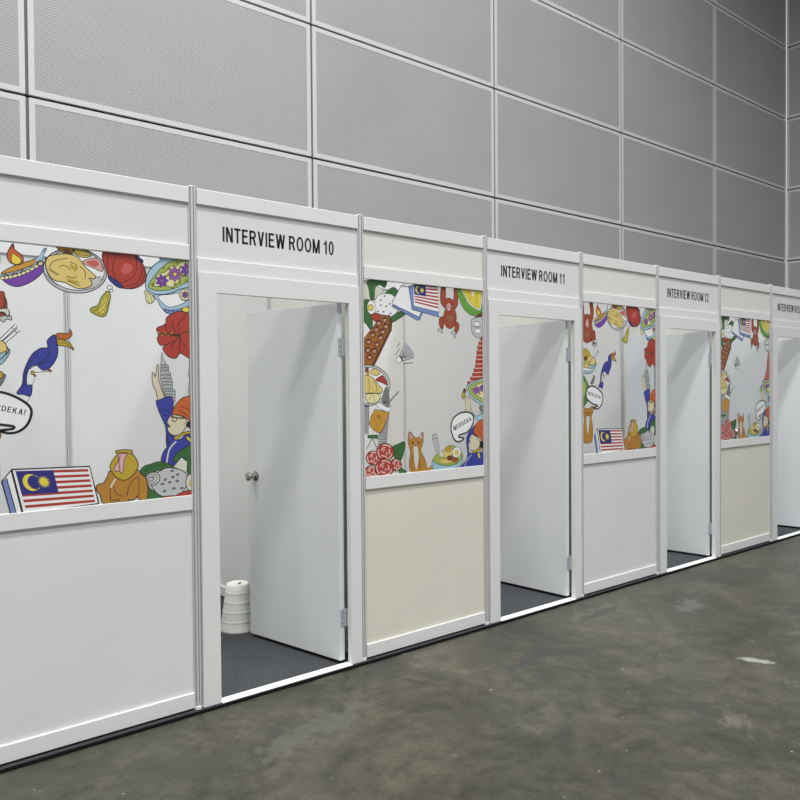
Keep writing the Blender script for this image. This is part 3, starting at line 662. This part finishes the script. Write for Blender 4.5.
    a.poly('sky', [(535, 90), (560, 140), (600, 170), (720, 130), (720, 230), (600, 210)], .003); a.poly('midgrey', [(630, 60), (720, 60), (720, 140), (640, 120)], 0)
    a.poly('blue', [(560, 285), (595, 270), (590, 360), (560, 400), (520, 440), (520, 560), (600, 560), (720, 570), (720, 740), (430, 740), (455, 680), (490, 630), (500, 560), (490, 400)], .003)
    a.line([(545, 585), (490, 650), (470, 720)], .006, 'lightgrey'); a.line([(550, 600), (540, 720)], .003)
    a.poly('black', [(600, 470), (630, 440), (720, 440), (720, 500), (645, 512)], 0)
    a.poly('skin', [(550, 362), (520, 420), (532, 440), (512, 470), (528, 532), (590, 535), (632, 480), (622, 420), (585, 378)], .003); a.line([(555, 360), (590, 385), (625, 390)], .007); a.poly('brick', [(514, 450), (532, 445), (528, 460)], 0)
    a.poly('flame', [(568, 345), (575, 290), (610, 235), (660, 205), (720, 210), (720, 470), (670, 450), (632, 405), (590, 372)], .003); a.line([(600, 300), (640, 350), (665, 420)], .003); a.line([(620, 270), (660, 320)], .003)
    a.poly('mustard', [(545, 545), (600, 530), (640, 505), (650, 520), (600, 555), (560, 565)], .003); a.poly('lemon', [(608, 560), (628, 570), (636, 612), (620, 618)], .002)
    a.poly('white', [(324, 300), (340, 215), (400, 150), (480, 128), (542, 145), (566, 190), (552, 265), (500, 340), (420, 372), (408, 396), (462, 406), (440, 432), (398, 446), (360, 420), (335, 360)], .010)
    a.words('MERDEKA', (358, 328), (545, 218), .028, 'black', .16)
    return a.mesh('printed artwork with cat roses and red tower')

ART_A, ART_B = art_a(), art_b()

# ------------------------------------------------------------ setting: hall
fl = MB().box(-14, 13.2, -16, 3.2, -.2, 0).build('floor', M['floor']); tag(fl, kind='structure')

def hall_wall(name, perf, along, n0, n1, origin, depth, inward):
    """acoustic panel wall: framed perforated sheets with dark joints. along 'x' or 'y'"""
    W, H = 2.4, 1.2036; b = MB()
    def box(a0, a1, d0, d1, z0, z1, mi):
        p0, p1 = depth + inward * d0, depth + inward * d1
        lo, hi = min(p0, p1), max(p0, p1)
        if along == 'x': b.box(min(a0, a1), max(a0, a1), lo, hi, z0, z1, mi)
        else: b.box(lo, hi, min(a0, a1), max(a0, a1), z0, z1, mi)
    A0, A1 = origin + n0 * W, origin + n1 * W
    box(A0, A1, -.16, -.03, 0, 12.05, 3)                       # backing wall
    fw, jv, jh = .040, .0115, .0105
    for k in range(n0, n1):
        x0, x1 = origin + k * W, origin + (k + 1) * W
        for r in range(10):
            z0, z1 = .017 + r * H, .017 + (r + 1) * H
            ax0, ax1, az0, az1 = x0 + jv, x1 - jv, z0 + jh, z1 - jh
            box(ax0 + fw, ax1 - fw, -.028, -.0015, az0 + fw, az1 - fw, 0)
            box(ax0, ax1, -.028, 0, az0, az0 + fw, 1); box(ax0, ax1, -.028, 0, az1 - fw, az1, 1)
            box(ax0, ax0 + fw, -.028, 0, az0 + fw, az1 - fw, 1); box(ax1 - fw, ax1, -.028, 0, az0 + fw, az1 - fw, 1)
            box(x0 - jv, x0 + jv, -.03, -.012, az0, az1, 4)
    o = b.build(name, [perf, M['panelframe'], M['joint'], M['joint'], M['jointv']])
    return tag(o, kind='structure')
HX0 = -.109
hall_wall('wall_back', M['perf_x'], 'x', -5, 5, HX0, 2.451, -1)
XR = HX0 + 5 * 2.4
hall_wall('wall_right', M['perf_y'], 'y', -6, 0, 2.451, XR, -1)
cb = MB().box(-14, 13.2, -16, 3.2, 12.1, 12.3).build('ceiling', M['ceiling']); tag(cb, kind='structure')

# ----------------------------------------------------------- booths: carpet
c = empty('carpet', (0, 0, 0), 'dark grey carpet laid inside the white interview booths, with a black front edge', 'carpet')
MB().box(-BAY - .02, 7 * BAY + .02, -.036, 2.03, .0005, .007).build('carpet_pile', M['carpet'], c)
MB().box(-BAY - .02, 7 * BAY + .02, -.059, -.036, .0005, .0075, bevel=.002).build('edge_strip', M['edge'], c)  # thin near-black strip running along the front of the carpet

# ------------------------------------------------------------- booth posts
def post_profile(R_=.0215, sl=.0030, dp=.010):
    ap = R_ * math.cos(math.pi / 8); pts = []
    for k in range(8):
        a = math.pi / 4 * k
        n = Vector((math.cos(a), math.sin(a))); t = Vector((-n.y, n.x)); h = R_ * math.sin(math.pi / 8)
        for d, w in ((ap, -h), (ap, -sl), (ap - dp, -sl), (ap - dp, sl), (ap, sl)):
            p = n * d + t * w; pts.append((p.x, p.y))
    return pts
PROF = post_profile()
ex_me = None
def post(x, y, label, group):
    global ex_me
    o = empty('aluminium_post', (x, y, .007), label, 'post', group)
    if ex_me is None:
        e_ = MB().prism(PROF, .026, 2.489).build('extrusion', M['alu'], o)
        f_ = MB().lathe([(0, 0), (.021, 0), (.021, .012), (.014, .014), (.014, .03)], n=20).build('levelling_foot', M['plastic'], o, True)
        c_ = MB().lathe([(0, 2.4892), (.0185, 2.4892), (.0185, 2.492), (.016, 2.4935), (0, 2.4935)], n=16).build('end_cap', M['plastic'], o, True)
        ex_me = (e_, f_, c_)
    else:
        for s_ in ex_me:
            d = s_.copy(); COL.objects.link(d); d.parent = o
    return o

front = ['aluminium post at the far left end of the booth row, outside the photo edge',
         'nearest slotted aluminium post, left of the INTERVIEW ROOM 10 doorway',
         'slotted aluminium post on the right side of the INTERVIEW ROOM 10 doorway',
         'slotted aluminium post on the left side of the INTERVIEW ROOM 11 doorway',
         'slotted aluminium post on the right side of the INTERVIEW ROOM 11 doorway',
         'slim aluminium post on the left side of the INTERVIEW ROOM 12 doorway',
         'slim aluminium post on the right side of the INTERVIEW ROOM 12 doorway',
         'farthest visible aluminium post, left of the cropped INTERVIEW ROOM 13 doorway',
         'aluminium post on the right side of the INTERVIEW ROOM 13 doorway']
for k, lb in enumerate(front): post((k - 1) * BAY, 0, lb, 'front posts of the booth row')

# --------------------------------------------------------- booth front bays
PH = BAY / 2 - .0205
def rail(x0, x1, z0, z1, d=.015, dy=0): return MB().box(x0, x1, dy - d, dy + d, z0, z1, bevel=.0025)
RX0, RX1 = .0205, BAY - .0205

def window_bay(i, art, lower, upper, label):
    o = empty('window_panel', (i * BAY, 0, .007), label, 'window panel', 'window panels of the booth row')
    z = lambda v: v - .007
    rail(RX0, RX1, z(2.418), z(2.492)).build('top_rail', M['rail'], o)
    MB().box(RX0, RX1, -.003, .003, z(2.215), z(2.42)).build('upper_board', upper, o)
    rail(RX0, RX1, z(2.147), z(2.218)).build('window_head_rail', M['rail'], o)
    pane = MB().box(RX0, RX1, 0, .003, z(1.03), z(2.152)).build('window_pane', M['glass'], o)
    a = bpy.data.objects.new('printed_artwork', art); COL.objects.link(a); a.parent = pane; a.location = (0, 0, -.007)
    rail(RX0, RX1, z(.965), z(1.036)).build('window_sill_rail', M['rail'], o)
    MB().box(RX0, RX1, -.003, .003, z(.085), z(.968)).build('lower_board', lower, o)
    rail(RX0, RX1, z(.017), z(.09)).build('bottom_rail', M['rail'], o)
    return o
window_bay(-1, ART_A, M['board'], M['board'], 'largest window panel at the left photo edge, printed with lantern, lamp, hornbill and flag box')
window_bay(1, ART_B, M['cream'], M['ivory'], 'window panel with cream lower board between the INTERVIEW ROOM 10 and INTERVIEW ROOM 11 doorways')
window_bay(3, ART_A, M['board'], M['ivory'], 'window panel with white lower board between the INTERVIEW ROOM 11 and INTERVIEW ROOM 12 doorways')
window_bay(5, ART_B, M['cream'], M['ivory'], 'smallest window panel, between the INTERVIEW ROOM 12 and INTERVIEW ROOM 13 doorways')

LEAF_W, LEAF_T = .775, .036
def door_bay(i, num, open_deg, label, hx=.849):
    o = empty('doorway_panel', (i * BAY, 0, .007), label, 'doorway', 'doorways of the booth row')
    z = lambda v: v - .007
    rail(RX0, RX1, z(2.418), z(2.492)).build('top_rail', M['rail'], o)
    sign = MB().box(RX0, RX1, -.003, .003, z(2.158), z(2.42)).build('sign_board', M['board'], o)
    tris, W, H = text_tris('INTERVIEW ROOM ' + num)
    b = MB(); x0, x1, z0, z1 = .157, .814, z(2.257), z(2.330)
    for t in tris: b._new([(x0 + x / W * (x1 - x0), -.0036, z0 + y / H * (z1 - z0)) for x, y in t], [tuple(range(len(t)))])
    tx = b.build('sign_lettering', M['text'], sign); tag(tx, 'black capital lettering reading INTERVIEW ROOM ' + num)
    rail(RX0, RX1, z(2.094), z(2.164)).build('transom_rail', M['rail'], o)
    f = MB(); FL, FR, OL, OR = .0205, .969, .112, .896          # one U-shaped architrave
    zb, zi, zt = z(.0095), z(2.002), z(2.094)
    U = [(FL, zb), (OL, zb), (OL, zi), (OR, zi), (OR, zb), (FR, zb), (FR, zt), (FL, zt)]
    n_ = len(U); vs_ = [(x, -.024, q) for x, q in U] + [(x, .011, q) for x, q in U]
    f._new(vs_, [(k, (k + 1) % n_, n_ + (k + 1) % n_, n_ + k) for k in range(n_)] + [(0, 1, 2, 7), (2, 3, 6, 7), (3, 4, 5, 6), (8, 15, 10, 9), (10, 15, 14, 11), (11, 14, 13, 12)])
    f.build('door_frame', M['frame'], o)
    MB().box(.1125, .8955, -.034, .022, z(.0078), z(.0125), bevel=.001).build('threshold_strip', M['threshold'], o)
    # door leaf: local x runs from the hinge edge to the free edge, local -y is the room-side face turned to the viewer
    lf = MB().box(0, LEAF_W, -LEAF_T, 0, z(.028), z(2.003), bevel=.0015).build('door_leaf', M['leaf'], o)
    a = math.radians(180 - open_deg)
    # visible (outer) face passes through (fx, fy); the thickness lies behind it
    lf.location = (hx, .020, 0)
    lf.rotation_euler = (0, 0, a)
    # flip so that thickness lies on the right-hand side of the opening direction
    for kz in (.215, 1.715):
        h = MB()
        h.box(-.003, .0, -LEAF_T + .002, -.002, z(kz), z(kz + .098), 0)
        h.box(-.0065, -.0025, -LEAF_T - .002, -LEAF_T + .012, z(kz), z(kz + .098), 0)
        h.lathe([(0, z(kz)), (.0055, z(kz)), (.0055, z(kz + .098)), (0, z(kz + .098))], c=(-.008, -LEAF_T + .004, 0), n=14, mi=0)
        for q in (.02, .05, .08): h.box(-.0038, -.0028, -LEAF_T * .45 - .003, -LEAF_T * .45 + .003, z(kz + q - .003), z(kz + q + .003), 1)
        hg = h.build('hinge', [M['steel'], M['dark']], lf, True); tag(hg, 'grey steel door hinge')
    fr_ = [c for c in o.children if c.name.startswith('door_frame')][0]
    for kz in (.215, 1.715):
        p = MB(); p.box(.889, .915, .0114, .0138, z(kz), z(kz + .098), 0)
        for q in (.02, .05, .08): p.lathe([(0, .0106), (.003, .0106), (.003, .0116), (0, .0116)], c=(.8925, 0, z(kz + q)), axis='y', n=8)
        hp = p.build('hinge_plate', M['steel'], fr_); tag(hp, 'grey steel hinge plate on the frame')
    k = MB(); kx, kz = LEAF_W - .065, z(1.005)
    k.lathe([(0, 0), (.031, 0), (.031, .004), (.024, .010), (.012, .014), (.011, .028), (.018, .036), (.0265, .047), (.0275, .054), (.024, .062), (.014, .067), (0, .068)], c=(kx, 0, kz), axis='y', n=28)
    k.lathe([(.005, .0675), (.005, .070), (0, .070)], c=(kx, 0, kz), axis='y', n=12)
    kn = k.build('door_knob', M['chrome'], lf, True); tag(kn, 'round chrome door knob')
    return o
door_bay(0, '10', 79.5, 'doorway signed INTERVIEW ROOM 10, its white door ajar and chrome knob showing')
door_bay(2, '11', 86, 'doorway signed INTERVIEW ROOM 11, white door swung wide open inward')
door_bay(4, '12', 83, 'doorway signed INTERVIEW ROOM 12, third opening from the left, white door open')
door_bay(6, '13', 82, 'doorway signed INTERVIEW ROOM 13, cropped by the right photo edge, door open')

# ------------------------------------------------------- booth inner panels
def partition(x, y, rz, board, label):
    o = empty('partition_panel', (x, y, .007), label, 'partition panel', 'plain inner panels of the booths', rz)
    z = lambda v: v - .007
    rail(RX0, RX1, z(2.418), z(2.492)).build('top_rail', M['rail'], o)
    MB().box(RX0, RX1, -.003, .003, z(.085), z(2.42)).build('board', board, o)
    rail(RX0, RX1, z(.017), z(.09)).build('bottom_rail', M['rail'], o)
    return o
room = {-1: 'INTERVIEW ROOM 10', 1: 'INTERVIEW ROOM 11', 3: 'INTERVIEW ROOM 12', 5: 'INTERVIEW ROOM 13'}
DEP = 2 * BAY
for i in range(-1, 7):
    r_ = room[i if i % 2 else i - 1]
    partition(i * BAY, DEP, 0, M['ivory'] if i in (2, 5) else M['board'], 'white back wall panel of the %s booth, %s half' % (r_, 'left' if i % 2 else 'right'))
    post(i * BAY, DEP, 'aluminium post at the back of the %s booth, %s' % (r_, 'in its left rear corner' if i % 2 else 'between the two rear panels'), 'rear posts of the booths')
post(7 * BAY, DEP, 'aluminium post at the back right corner of the INTERVIEW ROOM 13 booth', 'rear posts of the booths')
for i in (-1, 1, 3, 5, 7):
    nm = 'left end wall of the INTERVIEW ROOM 10 booth' if i == -1 else 'right side wall of the %s booth' % room[i - 2]
    partition(i * BAY, 0, math.pi / 2, M['ivory'] if i > 0 else M['board'], 'white panel, front half of the ' + nm)
    partition(i * BAY, BAY, math.pi / 2, M['cool'] if i == 1 else M['board'], 'white panel, rear half of the ' + nm)
    post(i * BAY, BAY, 'aluminium post halfway along the ' + nm, 'middle posts of the booth side walls')

# ---------------------------------------------------------------- white bin
bn = empty('waste_bin', (.722, .968, .007), 'upturned white ribbed plastic bin on the carpet behind the INTERVIEW ROOM 10 door', 'bin', rz=math.radians(40))
BH = .292
def rad(h): return .114 - (.114 - .070) * h / BH
pf = [(.108, 0), (.114, .001), (.1155, .006), (.114, .011)]
for k in range(1, 5):
    h = BH * (k / 5 + .02)
    pf += [(rad(h - .012), h - .012), (rad(h - .0055), h - .0055), (rad(h) + .0013, h - .002), (rad(h) + .0013, h + .002), (rad(h + .0055), h + .0055), (rad(h + .012), h + .012)]
pf += [(rad(BH), BH - .004), (rad(BH) - .003, BH), (rad(BH) - .010, BH + .0005), (rad(BH) - .014, BH - .002), (0, BH - .002)]
MB().lathe(pf, n=48).build('bin_body', M['plastic'], bn, True)
hb = MB()
n = 20
hb.prism([(.022 * math.cos(2 * math.pi * k / n), -.012 + .010 * math.sin(2 * math.pi * k / n)) for k in range(n)], BH - .006, BH - .0008)
ho = hb.build('grip_hole', M['dark'], bn); tag(ho, 'dark finger hole in the flat top')

# ------------------------------------------------------------------ lights
def lamp(x, y, z_, p, size, col=(1, .985, .955)):
    l = bpy.data.lights.new('hall lamp', 'AREA'); l.shape = 'DISK'; l.size = size; l.energy = p; l.color = col; l.spread = math.radians(138)
    o = bpy.data.objects.new('hall lamp', l); COL.objects.link(o); o.location = (x, y, z_)
for x, p_, c_ in ((-7.0, 200, (1, .985, .955)), (-4.0, 220, (1, .985, .955)), (-1.0, 240, (1, .985, .96)), (2.0, 260, (.98, .99, 1)), (5.2, 300, (.94, .975, 1))):
    for y, k_ in ((-8.0, 1.0), (-3.8, 1.0), (.5, .85)):
        lamp(x, y, 11.4, p_ * k_, 1.3, c_)
w = bpy.data.worlds.new('hall surroundings'); S.world = w; w.use_nodes = True
w.node_tree.nodes['Background'].inputs[0].default_value = (.93, .97, 1.0, 1); w.node_tree.nodes['Background'].inputs[1].default_value = .75

vs = S.view_settings; S.display_settings.display_device = 'sRGB'
vs.view_transform = 'Standard'; vs.look = 'None'; vs.gamma = 1; vs.use_curve_mapping = False; vs.exposure = -0.40
